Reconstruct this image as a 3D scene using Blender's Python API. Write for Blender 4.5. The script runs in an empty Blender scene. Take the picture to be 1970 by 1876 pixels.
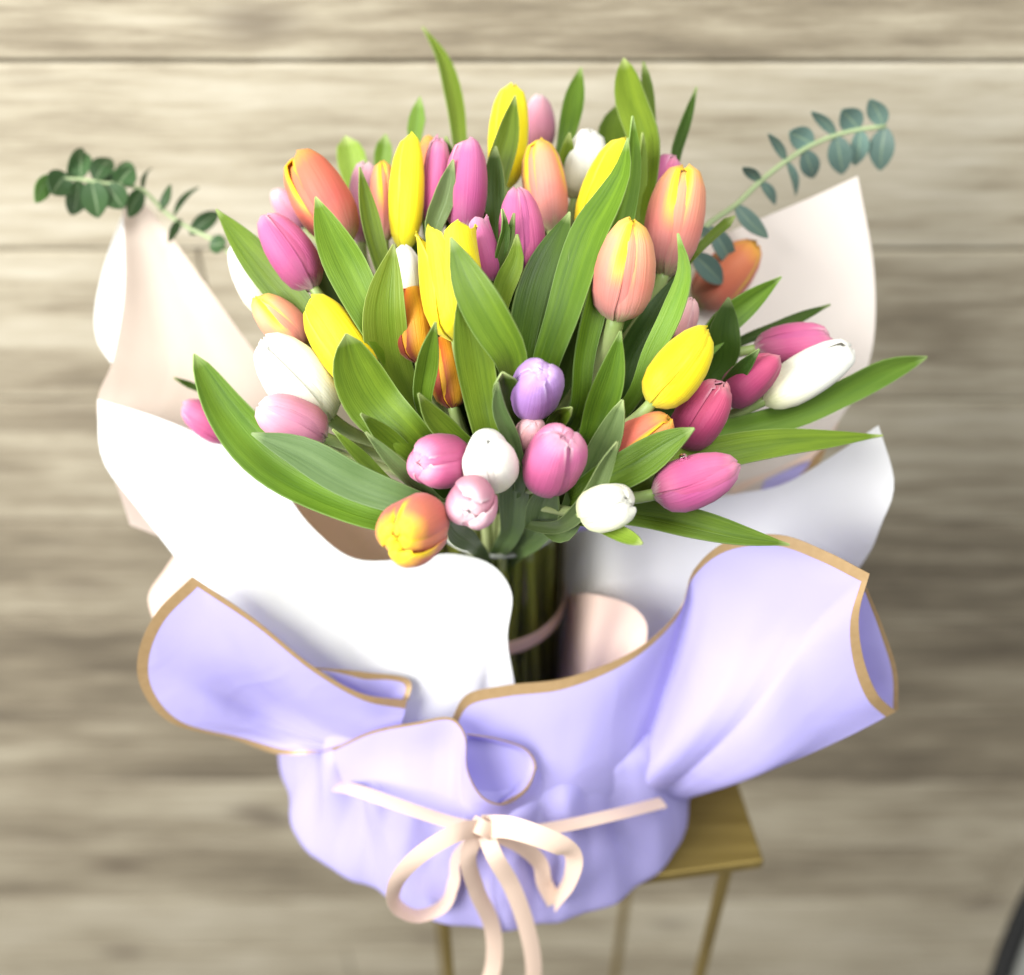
import bpy, math, random
import numpy as np
from mathutils import Vector

random.seed(7)
rng = np.random.default_rng(11)
scene = bpy.context.scene
col = scene.collection

# ------------------------------------------------------------------ camera
H = 2.2                                   # camera height above the floor
TH = math.radians(43.0)                   # tilt below the horizon
FP = 2221.0                               # focal length in picture units (picture 1970 x 1876)
CX, CY = 985.0, 938.0
FWD = np.array([0, math.cos(TH), -math.sin(TH)])
UPV = np.array([0, math.sin(TH), math.cos(TH)])
RGT = np.array([1.0, 0, 0])
CAM = np.array([0, 0, H])
cd = bpy.data.cameras.new("camera")
cam = bpy.data.objects.new("camera", cd); col.objects.link(cam)
cam.location = CAM
cam.rotation_euler = (math.pi/2 - TH, 0, 0)
cd.sensor_width = 36.0
cd.lens = 36.0*FP/1970.0
cd.clip_start = 0.02; cd.clip_end = 50
cd.dof.use_dof = True
cd.dof.focus_distance = 0.685
cd.dof.aperture_fstop = 2.4
scene.camera = cam

# ------------------------------------------------------------------ light
w = bpy.data.worlds.new("World"); scene.world = w; w.use_nodes = True
bg = w.node_tree.nodes['Background']
bg.inputs[0].default_value = (0.93, 0.96, 1.0, 1); bg.inputs[1].default_value = 0.30

def area(name, loc, target, sx, sy, power, colr):
    l = bpy.data.lights.new(name, 'AREA'); l.shape = 'RECTANGLE'; l.size = sx; l.size_y = sy
    l.energy = power; l.color = colr
    o = bpy.data.objects.new(name, l); col.objects.link(o)
    o.location = loc
    d = Vector(target) - Vector(loc)
    o.rotation_euler = d.to_track_quat('-Z', 'Y').to_euler()
    return o
area("window_light", (-1.95, -0.80, H+0.72), (0.0, 0.70, H-0.95), 1.5, 1.9, 126, (1.0, 0.995, 0.965))
area("overhead_fill", (0.55, -0.15, H+1.35), (0.08, 0.62, H-0.6), 1.0, 1.0, 25, (0.98, 1.0, 0.97))  # added overhead fill, brightening the white sheet at right
vs = scene.view_settings
vs.view_transform = 'Standard'; vs.look = 'None'; vs.exposure = 0.56; vs.gamma = 1.0
try: vs.use_curve_mapping = False
except Exception: pass
scene.cycles.max_bounces = 10
scene.cycles.transmission_bounces = 8
scene.cycles.transparent_max_bounces = 10
scene.cycles.sample_clamp_indirect = 6.0

# ------------------------------------------------------------------ helpers
def P(px, py, d):
    """world point seen at picture position (px,py) at depth d metres along the lens axis"""
    return CAM + d*(FWD + RGT*((px-CX)/FP) - UPV*((py-CY)/FP))
def rel(x, y, z):
    return np.array([x, y, z+H])
AXIS = np.array([-0.010, 0.611])          # vase axis
ZT = -0.84                                # table top (relative to the camera)
ZR = -0.591                               # vase rim
BC = np.array([-0.02, 0.60])              # centre of the wrapped body
def cyl(px, py, r):
    """depth at which the sight line meets the upright cylinder of radius r round the wrapped body"""
    v = -(py-CY)/FP; a = FWD[1]+UPV[1]*v; b = (px-CX)/FP
    A = a*a+b*b; B = -2*(b*BC[0]+a*BC[1]); C = BC@BC - r*r
    disc = max(B*B-4*A*C, 0.0)
    return (-B-math.sqrt(disc))/(2*A)
def dome(px, py):
    """depth of the flower dome"""
    d = 0.695 + 0.05*((px-985)/600.0)**2
    if py < 620: d += 0.072*((620-py)/400.0)**1.4
    if py > 800: d -= 0.014*((py-800)/200.0)
    return d
def unit(v):
    v = np.asarray(v, float); n = np.linalg.norm(v)
    return v/n if n > 1e-12 else v

def make_obj(name, verts, faces, mat=None, parent=None, uvs=None, smooth=True, solid=0.0, mats=None, fmat=None, offset=0.0):
    me = bpy.data.meshes.new(name)
    me.from_pydata([tuple(map(float, v)) for v in verts], [], [tuple(f) for f in faces])
    if smooth: me.polygons.foreach_set('use_smooth', [True]*len(me.polygons))
    if uvs is not None:
        ul = me.uv_layers.new(name="UVMap")
        li = np.empty(len(me.loops), dtype=np.int32); me.loops.foreach_get('vertex_index', li)
        ul.data.foreach_set('uv', np.asarray(uvs, dtype=np.float32)[li].ravel())
    for m in (mats or ([mat] if mat else [])): me.materials.append(m)
    if fmat is not None: me.polygons.foreach_set('material_index', fmat)
    me.update()
    o = bpy.data.objects.new(name, me); col.objects.link(o)
    if parent is not None: o.parent = parent
    if solid:
        s = o.modifiers.new('thickness', 'SOLIDIFY'); s.thickness = solid; s.offset = offset
        e = o.modifiers.new('crisp_rim', 'EDGE_SPLIT'); e.split_angle = math.radians(48)
    return o
def tag(o, label=None, cat=None, group=None, kind=None):
    if label: o['label'] = label
    if cat: o['category'] = cat
    if group: o['group'] = group
    if kind: o['kind'] = kind
    return o
def empty(name, loc):
    o = bpy.data.objects.new(name, None); col.objects.link(o); o.location = tuple(loc); o.empty_display_size = 0.01
    return o
def keep(o, parent):
    """parent o (built in world space) to an Empty placed at a thing's base"""
    o.parent = parent
    o.matrix_parent_inverse.translation = -Vector(parent.location)
    return o
def grid_faces(nr, nc, flip=False):
    f = []
    for i in range(nr-1):
        for j in range(nc-1):
            a = i*nc+j
            q = (a, a+1, a+nc+1, a+nc)
            f.append(q[::-1] if flip else q)
    return f

def knots(pts):
    d = np.sqrt(np.linalg.norm(np.diff(pts, axis=0), axis=1))+1e-6
    k = np.concatenate([[0], np.cumsum(d)]); return k/k[-1]
def hermite(pts, k, t, corners=()):
    """interpolate control points pts (n, ...) at parameters t; corners keep a sharp bend"""
    pts = np.asarray(pts, float); n = len(pts)
    dl = np.array([(pts[i+1]-pts[i])/(k[i+1]-k[i]) for i in range(n-1)])
    mi = np.zeros_like(pts); mo = np.zeros_like(pts)
    for i in range(n):
        if i == 0: mi[i] = mo[i] = dl[0]
        elif i == n-1: mi[i] = mo[i] = dl[-1]
        elif i in corners: mi[i] = dl[i-1]; mo[i] = dl[i]
        else:
            h0, h1 = k[i]-k[i-1], k[i+1]-k[i]
            mi[i] = mo[i] = (h1*dl[i-1]+h0*dl[i])/(h0+h1)
    out = []
    for x in t:
        i = min(max(int(np.searchsorted(k, x, side='right'))-1, 0), n-2)
        h = k[i+1]-k[i]; s = (x-k[i])/h
        out.append((2*s**3-3*s**2+1)*pts[i] + (s**3-2*s**2+s)*h*mo[i] + (-2*s**3+3*s**2)*pts[i+1] + (s**3-s**2)*h*mi[i+1])
    return np.array(out)
def smooth_path(pts, n):
    pts = np.asarray(pts, float); k = knots(pts)
    dense = hermite(pts, k, np.linspace(0, 1, n*6))
    L = np.concatenate([[0], np.cumsum(np.linalg.norm(np.diff(dense, axis=0), axis=1))])
    tt = np.linspace(0, L[-1], n)
    return np.stack([np.interp(tt, L, dense[:, c]) for c in range(3)], 1)

def tube(name, path, radii, mat, parent=None, seg=10):
    path = np.asarray(path, float); n = len(path)
    radii = np.broadcast_to(np.asarray(radii, float), (n,))
    T = np.gradient(path, axis=0); T /= np.linalg.norm(T, axis=1)[:, None]+1e-12
    ref = np.array([0.3, 0.9, 0.2]); N = unit(np.cross(T[0], ref)); vs_ = []; uv = []
    for i in range(n):
        N = unit(N - T[i]*(N@T[i])); B = np.cross(T[i], N)
        for j in range(seg):
            a = 2*math.pi*j/seg
            vs_.append(path[i]+radii[i]*(math.cos(a)*N+math.sin(a)*B)); uv.append((j/seg, i/(n-1)))
    fs = []
    for i in range(n-1):
        for j in range(seg):
            a = i*seg+j; b = i*seg+(j+1) % seg
            fs.append((a, b, b+seg, a+seg))
    fs.append(tuple(range(seg))[::-1]); fs.append(tuple((n-1)*seg+j for j in range(seg)))
    return make_obj(name, vs_, fs, mat, parent, uv)
def lathe(name, prof, centre, mat, parent=None, seg=64, closed=False):
    vs_ = []; fs = []; n = len(prof)
    for (r, z) in prof:
        for j in range(seg):
            a = 2*math.pi*j/seg
            vs_.append((centre[0]+r*math.cos(a), centre[1]+r*math.sin(a), centre[2]+z))
    m = n if closed else n-1
    for i in range(m):
        for j in range(seg):
            i2 = (i+1) % n
            fs.append((i*seg+j, i*seg+(j+1) % seg, i2*seg+(j+1) % seg, i2*seg+j))
    return make_obj(name, vs_, fs, mat, parent)
def box(name, lo, hi, mat, parent=None, bevel=0.0):
    x0, y0, z0 = lo; x1, y1, z1 = hi
    v = [(x0,y0,z0),(x1,y0,z0),(x1,y1,z0),(x0,y1,z0),(x0,y0,z1),(x1,y0,z1),(x1,y1,z1),(x0,y1,z1)]
    f = [(0,3,2,1),(4,5,6,7),(0,1,5,4),(1,2,6,5),(2,3,7,6),(3,0,4,7)]
    o = make_obj(name, v, f, mat, parent, smooth=False)
    if bevel:
        b = o.modifiers.new('bevel', 'BEVEL'); b.width = bevel; b.segments = 2
    return o

# ------------------------------------------------------------------ materials
class NT:
    def __init__(s, name):
        s.m = bpy.data.materials.new(name); s.m.use_nodes = True
        s.t = s.m.node_tree; s.t.nodes.clear()
        s.out = s.n('ShaderNodeOutputMaterial')
    def n(s, typ, **kw):
        nd = s.t.nodes.new(typ)
        for k, v in kw.items(): setattr(nd, k, v)
        return nd
    def l(s, a, b): s.t.links.new(a, b)
    def val(s, sock, v):
        if hasattr(v, 'is_output'): s.l(v, sock)
        else: sock.default_value = v
    def math(s, op, a, b=0.0, c=0.0, clamp=False):
        nd = s.n('ShaderNodeMath', operation=op); nd.use_clamp = clamp
        s.val(nd.inputs[0], a); s.val(nd.inputs[1], b); s.val(nd.inputs[2], c)
        return nd.outputs[0]
    def mix(s, f, a, b, blend='MIX'):
        nd = s.n('ShaderNodeMix', data_type='RGBA', blend_type=blend)
        s.val(nd.inputs[0], f); s.val(nd.inputs[6], a); s.val(nd.inputs[7], b)
        return nd.outputs[2]
    def ramp(s, f, stops):
        nd = s.n('ShaderNodeValToRGB'); e = nd.color_ramp.elements
        while len(e) < len(stops): e.new(0.5)
        for i, (p, c) in enumerate(stops):
            e[i].position = p; e[i].color = c if len(c) == 4 else (*c, 1)
        s.l(f, nd.inputs[0]); return nd.outputs[0]
    def noise(s, vec, scale, detail=3, rough=0.55, dist=0.0):
        nd = s.n('ShaderNodeTexNoise'); s.l(vec, nd.inputs['Vector'])
        nd.inputs['Scale'].default_value = scale; nd.inputs['Detail'].default_value = detail
        nd.inputs['Roughness'].default_value = rough; nd.inputs['Distortion'].default_value = dist
        return nd.outputs[0]
    def mapping(s, vec, scale=(1,1,1), loc=(0,0,0)):
        nd = s.n('ShaderNodeMapping'); s.l(vec, nd.inputs[0])
        nd.inputs['Scale'].default_value = scale; s.val(nd.inputs['Location'], loc)
        return nd.outputs[0]
    def bump(s, h, strength, dist=0.001):
        nd = s.n('ShaderNodeBump'); s.l(h, nd.inputs['Height'])
        nd.inputs['Strength'].default_value = strength; nd.inputs['Distance'].default_value = dist
        return nd.outputs[0]
    def rand(s): return s.n('ShaderNodeObjectInfo').outputs['Random']
    def surf(s, colr, rough=0.5, spec=0.4, transl=0.0, tcol=None, normal=None, metallic=0.0, sheen=0.0, sss=0.0):
        p = s.n('ShaderNodeBsdfPrincipled')
        s.val(p.inputs['Base Color'], colr); s.val(p.inputs['Roughness'], rough)
        s.val(p.inputs['Specular IOR Level'], spec); s.val(p.inputs['Metallic'], metallic)
        if sheen: p.inputs['Sheen Weight'].default_value = sheen
        if sss:
            p.inputs['Subsurface Weight'].default_value = sss; p.inputs['Subsurface Scale'].default_value = 0.004
        if normal is not None: s.l(normal, p.inputs['Normal'])
        o = p.outputs[0]
        if transl:
            tr = s.n('ShaderNodeBsdfTranslucent'); s.val(tr.inputs[0], tcol if tcol is not None else colr)
            if normal is not None: s.l(normal, tr.inputs[1])
            mx = s.n('ShaderNodeMixShader'); mx.inputs[0].default_value = transl
            s.l(o, mx.inputs[1]); s.l(tr.outputs[0], mx.inputs[2]); o = mx.outputs[0]
        s.l(o, s.out.inputs[0]); return s.m

def uvsplit(nt):
    uv = nt.n('ShaderNodeUVMap').outputs[0]
    sp = nt.n('ShaderNodeSeparateXYZ'); nt.l(uv, sp.inputs[0])
    return uv, sp.outputs[0], sp.outputs[1]

def petal_mat(name, stops, edge, e0=0.6, e1=1.0, estart=0.35, flame=None, streak=0.25, vein=None, transl=0.2, spec=0.28, rough=0.50):
    """petal colour runs base to tip (uv y) with a rim colour along the petal's own edge (uv x) and long fine streaks"""
    nt = NT(name); uv, u, v = uvsplit(nt); rnd = nt.rand()
    s = nt.math('ABSOLUTE', nt.math('MULTIPLY_ADD', u, 2.0, -1.0))
    off = nt.n('ShaderNodeCombineXYZ'); nt.l(nt.math('MULTIPLY', rnd, 37.0), off.inputs[0]); nt.l(nt.math('MULTIPLY', rnd, 91.0), off.inputs[1])
    st = nt.noise(nt.mapping(uv, (26, 1.1, 1), off.outputs[0]), 1.0, 4, 0.6, 0.2)
    cl = nt.noise(nt.mapping(uv, (3.0, 3.0, 1), off.outputs[0]), 1.0, 3, 0.5)
    vv = nt.math('ADD', v, nt.math('MULTIPLY_ADD', st, 0.22, -0.11))
    vv = nt.math('ADD', vv, nt.math('MULTIPLY_ADD', cl, 0.14, -0.07))
    base = nt.ramp(vv, stops)
    if flame:
        f = nt.math('MULTIPLY', nt.math('SUBTRACT', 1.0, nt.math('MULTIPLY', s, 1.5), clamp=True), flame[1], clamp=True)
        base = nt.mix(f, base, (*flame[0], 1))
    mr = nt.n('ShaderNodeMapRange', interpolation_type='SMOOTHSTEP')
    nt.l(nt.math('ADD', s, nt.math('MULTIPLY_ADD', st, 0.36, -0.18)), mr.inputs[0]); mr.inputs[1].default_value = e0; mr.inputs[2].default_value = e1
    mv = nt.n('ShaderNodeMapRange', interpolation_type='SMOOTHSTEP')
    nt.l(v, mv.inputs[0]); mv.inputs[1].default_value = estart; mv.inputs[2].default_value = min(estart+0.35, 0.98)
    c = nt.mix(nt.math('MULTIPLY', mr.outputs[0], mv.outputs[0]), base, (*edge, 1))
    dark = nt.mix(1.0, c, (0.70, 0.58, 0.62, 1), 'MULTIPLY')
    sf = nt.math('MULTIPLY', nt.math('SUBTRACT', st, 0.42, clamp=True), streak*6.0, clamp=True)
    c = nt.mix(nt.math('MULTIPLY', sf, 0.6), c, dark)
    hsv = nt.n('ShaderNodeHueSaturation'); nt.l(c, hsv.inputs['Color'])
    nt.l(nt.math('MULTIPLY_ADD', rnd, 0.02, 0.49), hsv.inputs['Hue'])
    nt.l(nt.math('MULTIPLY_ADD', rnd, 0.16, 0.92), hsv.inputs['Value'])
    c = hsv.outputs[0]
    return nt.surf(c, rough, spec, transl, None, nt.bump(st, 0.55, 0.0010), sheen=0.12)

PM = {
 'OR': petal_mat('petal_coral', [(0.0,(.55,.50,.20)),(0.10,(.58,.25,.17)),(0.35,(.70,.175,.115)),(0.75,(.80,.235,.115)),(1.0,(.95,.50,.06))], (.98,.66,.02), 0.70, 0.98, 0.25),
 'OY': petal_mat('petal_coral_yellow', [(0.0,(.55,.50,.20)),(0.10,(.58,.25,.17)),(0.38,(.68,.18,.13)),(0.70,(.76,.23,.13)),(0.90,(.94,.55,.04)),(1.0,(.97,.72,.03))], (.98,.70,.02), 0.66, 0.96, 0.40),
 'PC': petal_mat('petal_peach', [(0.0,(.52,.50,.26)),(0.12,(.58,.27,.23)),(0.40,(.73,.25,.19)),(0.75,(.85,.39,.22)),(1.0,(.97,.62,.08))], (.98,.70,.03), 0.45, 0.85, 0.30),
 'YE': petal_mat('petal_yellow', [(0.0,(.66,.62,.05)),(0.15,(.88,.68,.01)),(0.6,(.93,.75,.01)),(1.0,(.94,.82,.03))], (.95,.82,.10), 0.85, 1.05, 0.3, streak=0.10),
 'PK': petal_mat('petal_pink', [(0.0,(.55,.40,.40)),(0.10,(.34,.085,.17)),(0.38,(.48,.085,.23)),(0.78,(.66,.165,.345)),(1.0,(.82,.40,.53))], (.92,.68,.74), 0.80, 1.05, 0.62),
 'DP': petal_mat('petal_rose', [(0.0,(.42,.22,.26)),(0.12,(.30,.06,.13)),(0.5,(.44,.055,.15)),(0.85,(.62,.10,.20)),(1.0,(.78,.32,.38))], (.90,.52,.62), 0.80, 1.05, 0.6),
 'LP': petal_mat('petal_pale_pink', [(0.0,(.62,.50,.44)),(0.12,(.46,.18,.24)),(0.45,(.60,.235,.35)),(0.8,(.74,.38,.48)),(1.0,(.90,.70,.74))], (.96,.84,.86), 0.75, 1.05, 0.6),
 'DU': petal_mat('petal_dusty_pink', [(0.0,(.60,.45,.36)),(0.15,(.56,.27,.26)),(0.5,(.68,.34,.35)),(1.0,(.80,.50,.52))], (.85,.62,.60), 0.75, 1.05, 0.3),
 'WH': petal_mat('petal_white', [(0.0,(.66,.68,.36)),(0.16,(.86,.84,.62)),(0.5,(.90,.89,.80)),(1.0,(.93,.92,.87))], (.94,.93,.89), 0.8, 1.05, 0.3, streak=0.05),
 'GW': petal_mat('petal_greenish_white', [(0.0,(.58,.64,.28)),(0.25,(.80,.82,.52)),(0.65,(.88,.88,.70)),(1.0,(.92,.91,.82))], (.93,.92,.86), 0.8, 1.05, 0.3, streak=0.06),
 'LV': petal_mat('petal_lavender', [(0.0,(.40,.30,.40)),(0.12,(.27,.13,.34)),(0.5,(.37,.185,.50)),(0.85,(.50,.29,.64)),(1.0,(.68,.50,.80))], (.78,.64,.90), 0.8, 1.05, 0.6),
 'DO': petal_mat('petal_flame_shaded', [(0.0,(.16,.035,.012)),(0.3,(.27,.035,.010)),(0.6,(.48,.075,.008)),(0.85,(.70,.17,.008)),(1.0,(.90,.48,.02))], (.62,.10,.012), 0.6, 1.0, 0.3, flame=((.93,.50,.02),0.75)),  # dark lower stops paint the shade deep in the bunch, under the flame
}

def leaf_mat(name, c1, c2, back, bloom=0.0):
    nt = NT(name); uv, u, v = uvsplit(nt); rnd = nt.rand()
    off = nt.n('ShaderNodeCombineXYZ'); nt.l(nt.math('MULTIPLY', rnd, 53.0), off.inputs[0]); nt.l(nt.math('MULTIPLY', rnd, 17.0), off.inputs[1])
    st = nt.noise(nt.mapping(uv, (46, 1.2, 1), off.outputs[0]), 1.0, 3, 0.55, 0.1)
    st2 = nt.noise(nt.mapping(uv, (9, 1.0, 1), off.outputs[0]), 1.0, 2, 0.5, 0.1)
    cl = nt.noise(nt.mapping(uv, (2.2, 3.5, 1), off.outputs[0]), 1.0, 4, 0.6)
    f = nt.math('MULTIPLY_ADD', st, 0.6, nt.math('MULTIPLY_ADD', st2, 0.9, nt.math('MULTIPLY_ADD', cl, 1.3, -0.95)), clamp=True)
    c = nt.mix(f, (*c1, 1), (*c2, 1))
    s = nt.math('ABSOLUTE', nt.math('MULTIPLY_ADD', u, 2.0, -1.0))
    edge = nt.n('ShaderNodeMapRange'); nt.l(s, edge.inputs[0]); edge.inputs[1].default_value = 0.93; edge.inputs[2].default_value = 1.0
    c = nt.mix(nt.math('MULTIPLY', edge.outputs[0], 0.28), c, (.42, .55, .22, 1))
    tip = nt.n('ShaderNodeMapRange'); nt.l(v, tip.inputs[0]); tip.inputs[1].default_value = 0.965; tip.inputs[2].default_value = 1.0
    c = nt.mix(nt.math('MULTIPLY', tip.outputs[0], 0.6), c, (.50, .60, .25, 1))
    if bloom: c = nt.mix(nt.math('MULTIPLY', cl, bloom), c, (.20, .27, .18, 1))
    c = nt.mix(nt.math('MULTIPLY', nt.n('ShaderNodeNewGeometry').outputs['Backfacing'], 0.35), c, (*back, 1))
    hsv = nt.n('ShaderNodeHueSaturation'); nt.l(c, hsv.inputs['Color'])
    nt.l(nt.math('MULTIPLY_ADD', rnd, 0.03, 0.485), hsv.inputs['Hue'])
    nt.l(nt.math('MULTIPLY_ADD', nt.math('FRACT', nt.math('MULTIPLY', rnd, 7.3)), 0.35, 0.82), hsv.inputs['Value'])
    h = nt.math('MULTIPLY_ADD', st, 0.6, nt.math('MULTIPLY', st2, 0.8))
    return nt.surf(hsv.outputs[0], nt.math('MULTIPLY_ADD', cl, 0.25, 0.32), 0.32, 0.13, None, nt.bump(h, 0.5, 0.0012))
LM = {
 'g': leaf_mat('leaf_green', (.060,.122,.007), (.178,.282,.017), (.17,.30,.045)),
 'l': leaf_mat('leaf_light', (.112,.215,.014), (.225,.345,.040), (.26,.40,.08)),
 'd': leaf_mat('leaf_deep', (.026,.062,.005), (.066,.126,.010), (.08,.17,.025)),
 'b': leaf_mat('leaf_bluish', (.056,.106,.016), (.125,.192,.040), (.16,.25,.08), 0.32),
}
def stem_mat():
    nt = NT('stem_green'); uv, u, v = uvsplit(nt); g = nt.n('ShaderNodeNewGeometry').outputs['Position']
    nz = nt.noise(nt.mapping(g, (60, 60, 18)), 1.0, 3)
    c = nt.ramp(nz, [(0.25, (.15,.26,.05)), (0.75, (.36,.46,.15))])
    c = nt.mix(nt.math('POWER', v, 6.0), (.50,.56,.26,1), c)
    return nt.surf(c, 0.42, 0.35, 0.12, None, nt.bump(nz, 0.2, 0.0006))
STEM = stem_mat()

def paper_mat(name, c, transl=0.38, rough=0.55, tcol=None, crease=0.5):
    nt = NT(name); g = nt.n('ShaderNodeNewGeometry').outputs['Position']
    n1 = nt.noise(g, 900, 3); n2 = nt.noise(g, 22, 4, 0.6)
    cc = nt.mix(nt.math('MULTIPLY', n2, 0.10), (*c, 1), (c[0]*.86, c[1]*.86, c[2]*.88, 1))
    n3 = nt.noise(g, 11, 2, 0.5, 0.6)
    rid = nt.math('SUBTRACT', 1.0, nt.math('MULTIPLY', nt.math('ABSOLUTE', nt.math('SUBTRACT', n3, 0.5)), 9.0), clamp=True)
    h = nt.math('MULTIPLY_ADD', n1, 0.05, nt.math('MULTIPLY_ADD', rid, crease, n2))
    return nt.surf(cc, rough, 0.25, transl, (*(tcol or c), 1), nt.bump(h, 0.14, 0.004))
LAV = paper_mat('paper_lavender', (.585, .54, .87), 0.42, 0.50, (.52, .465, .87))
WHT = paper_mat('paper_white', (.81, .81, .805), 0.30)
PCH = paper_mat('paper_peach', (.86, .68, .58), 0.32)
PSH = paper_mat('paper_peach_shaded', (.72, .61, .53), 0.28)  # darker peach: shade painted in, as the sheet turns from the window
PIN = paper_mat('paper_inner_peach', (.92, .72, .59), 0.55)  # peach lightened to make up for the shade inside the wrap
CRM = paper_mat('paper_cream', (.87, .80, .75), 0.30)
RIB = paper_mat('ribbon_satin', (.80, .62, .50), 0.22, 0.34, None, 0.0)

def gold_print():
    nt = NT('gold_print'); g = nt.n('ShaderNodeNewGeometry').outputs['Position']
    n = nt.noise(g, 220, 2)
    c = nt.ramp(n, [(0.3, (.33,.215,.100)), (0.7, (.37,.245,.120))])
    return nt.surf(c, 0.42, 0.5, 0.0, metallic=0.25)
GOLD = gold_print()
def brass():
    nt = NT('brushed_brass'); g = nt.n('ShaderNodeNewGeometry').outputs['Position']
    n = nt.noise(nt.mapping(g, (8, 220, 8)), 1.0, 4)
    c = nt.ramp(n, [(0.3, (.155,.108,.026)), (0.7, (.24,.175,.050))])
    return nt.surf(c, nt.math('MULTIPLY_ADD', n, 0.2, 0.42), 0.4, 0.0, metallic=0.6)
BRASS = brass()
def glass_mat(name, ior, colr, rough=0.0):
    nt = NT(name); b = nt.n('ShaderNodeBsdfPrincipled')
    b.inputs['Base Color'].default_value = (*colr, 1); b.inputs['Roughness'].default_value = rough
    b.inputs['IOR'].default_value = ior; b.inputs['Transmission Weight'].default_value = 1.0
    nt.l(b.outputs[0], nt.out.inputs[0]); return nt.m
def clear_mat(name, tint, gain):
    nt = NT(name); lw = nt.n('ShaderNodeLayerWeight'); fr = nt.math('MULTIPLY_ADD', nt.math('POWER', lw.outputs['Facing'], 4.0), 0.9, 0.04)
    tr = nt.n('ShaderNodeBsdfTransparent'); nt.l(nt.mix(nt.math('POWER', lw.outputs['Facing'], 2.6), (*tint, 1), (tint[0]*.42, tint[1]*.38, tint[2]*.30, 1)), tr.inputs[0])  # edge tint darkened by view angle, standing in for refraction
    gl = nt.n('ShaderNodeBsdfGlossy'); gl.inputs['Roughness'].default_value = 0.03
    mx = nt.n('ShaderNodeMixShader'); nt.l(nt.math('MULTIPLY', fr, gain), mx.inputs[0])
    nt.l(tr.outputs[0], mx.inputs[1]); nt.l(gl.outputs[0], mx.inputs[2]); nt.l(mx.outputs[0], nt.out.inputs[0]); return nt.m
GLASS = clear_mat('vase_glass', (.97, .98, .96), 0.10)
WATER = clear_mat('vase_water', (.95, .95, .60), 0.12)
def plain(name, c, rough=0.5, spec=0.4):
    nt = NT(name); g = nt.n('ShaderNodeNewGeometry').outputs['Position']
    n = nt.noise(g, 160, 3)
    cc = nt.mix(nt.math('MULTIPLY', n, 0.3), (*c, 1), (c[0]*.7, c[1]*.7, c[2]*.7, 1))
    return nt.surf(cc, rough, spec, 0.0, None, nt.bump(n, 0.15, 0.001))

def wood_mat():
    nt = NT('weathered_wood')
    oc = nt.n('ShaderNodeTexCoord').outputs['Object']; rnd = nt.rand()
    off = nt.n('ShaderNodeCombineXYZ'); nt.l(nt.math('MULTIPLY', rnd, 41.0), off.inputs[0]); nt.l(nt.math('MULTIPLY', rnd, 23.0), off.inputs[2])
    warp = nt.noise(nt.mapping(oc, (2.2, 1, 5.0), off.outputs[0]), 1.0, 3, 0.55)
    va = nt.n('ShaderNodeVectorMath', operation='MULTIPLY_ADD')
    cmb = nt.n('ShaderNodeCombineXYZ'); nt.l(warp, cmb.inputs[2])
    nt.l(cmb.outputs[0], va.inputs[0]); va.inputs[1].default_value = (0, 0, 0.022); nt.l(oc, va.inputs[2])
    wv = va.outputs[0]
    fine = nt.noise(nt.mapping(wv, (7, 1, 85), off.outputs[0]), 1.0, 5, 0.7)
    band = nt.noise(nt.mapping(wv, (2.2, 1, 34), off.outputs[0]), 1.0, 3, 0.55)
    broad = nt.noise(nt.mapping(wv, (2.0, 1, 8), off.outputs[0]), 1.0, 3, 0.5)
    f = nt.math('MULTIPLY_ADD', band, 0.68, nt.math('MULTIPLY_ADD', broad, 0.66, nt.math('MULTIPLY_ADD', fine, 1.05, -0.69)))
    f = nt.math('ADD', f, nt.math('MULTIPLY_ADD', rnd, 0.34, -0.17))
    c = nt.ramp(f, [(0.12, (.118,.096,.068)), (0.40, (.252,.213,.150)), (0.60, (.392,.345,.255)), (0.88, (.515,.472,.376))])
    vo = nt.n('ShaderNodeTexVoronoi', feature='F1'); nt.l(nt.mapping(wv, (4.6, 1, 10.5), off.outputs[0]), vo.inputs['Vector']); vo.inputs['Scale'].default_value = 0.75
    kn = nt.n('ShaderNodeMapRange', interpolation_type='SMOOTHSTEP'); nt.l(vo.outputs['Distance'], kn.inputs[0])
    kn.inputs[1].default_value = 0.03; kn.inputs[2].default_value = 0.24; kn.inputs[3].default_value = 0.85; kn.inputs[4].default_value = 0.0
    c = nt.mix(kn.outputs[0], c, (.115, .088, .062, 1))
    return nt.surf(c, 0.55, 0.3, 0.0, None, nt.bump(fine, 0.25, 0.001))
WOOD = wood_mat()
GAP = plain('wall_backing', (.06, .05, .04), 0.9, 0.1)

# ------------------------------------------------------------------ setting: plank wall and floor
WY = 0.96
wall = box('wall', (-2.2, WY+0.014, 0.0), (2.2, WY+0.12, 3.4), GAP); tag(wall, kind='structure')
PH = 0.1825
z_seam = H - 0.420*WY
k0 = math.ceil((z_seam-0.0)/PH)
zz = z_seam - k0*PH
i = 0
while zz < 3.4:
    z0, z1 = max(zz, 0.004), min(zz+PH, 3.398)
    cuts = [-2.2 + (0.55*((i*7) % 4))-0.4, ]
    while cuts[-1] < 2.2: cuts.append(cuts[-1]+2.3)
    for a, b in zip(cuts[:-1], cuts[1:]):
        a, b = max(a, -2.195), min(b, 2.195)
        if b-a < 0.05: continue
        hx, hz = (b-a)/2, (z1-z0)/2
        o = box('plank', (-hx+.001, 0, -hz+.0016), (hx-.0008, 0.014, hz-.0016), WOOD, wall, 0.0026)
        o.location = ((a+b)/2, WY, (z0+z1)/2)
    zz += PH; i += 1
floor = box('floor', (-2.2, -1.5, -0.05), (2.2, WY+0.12, 0.0), plain('floor_grey', (.30, .28, .25), 0.6)); tag(floor, kind='structure')
floor.location.z = -0.001

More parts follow.
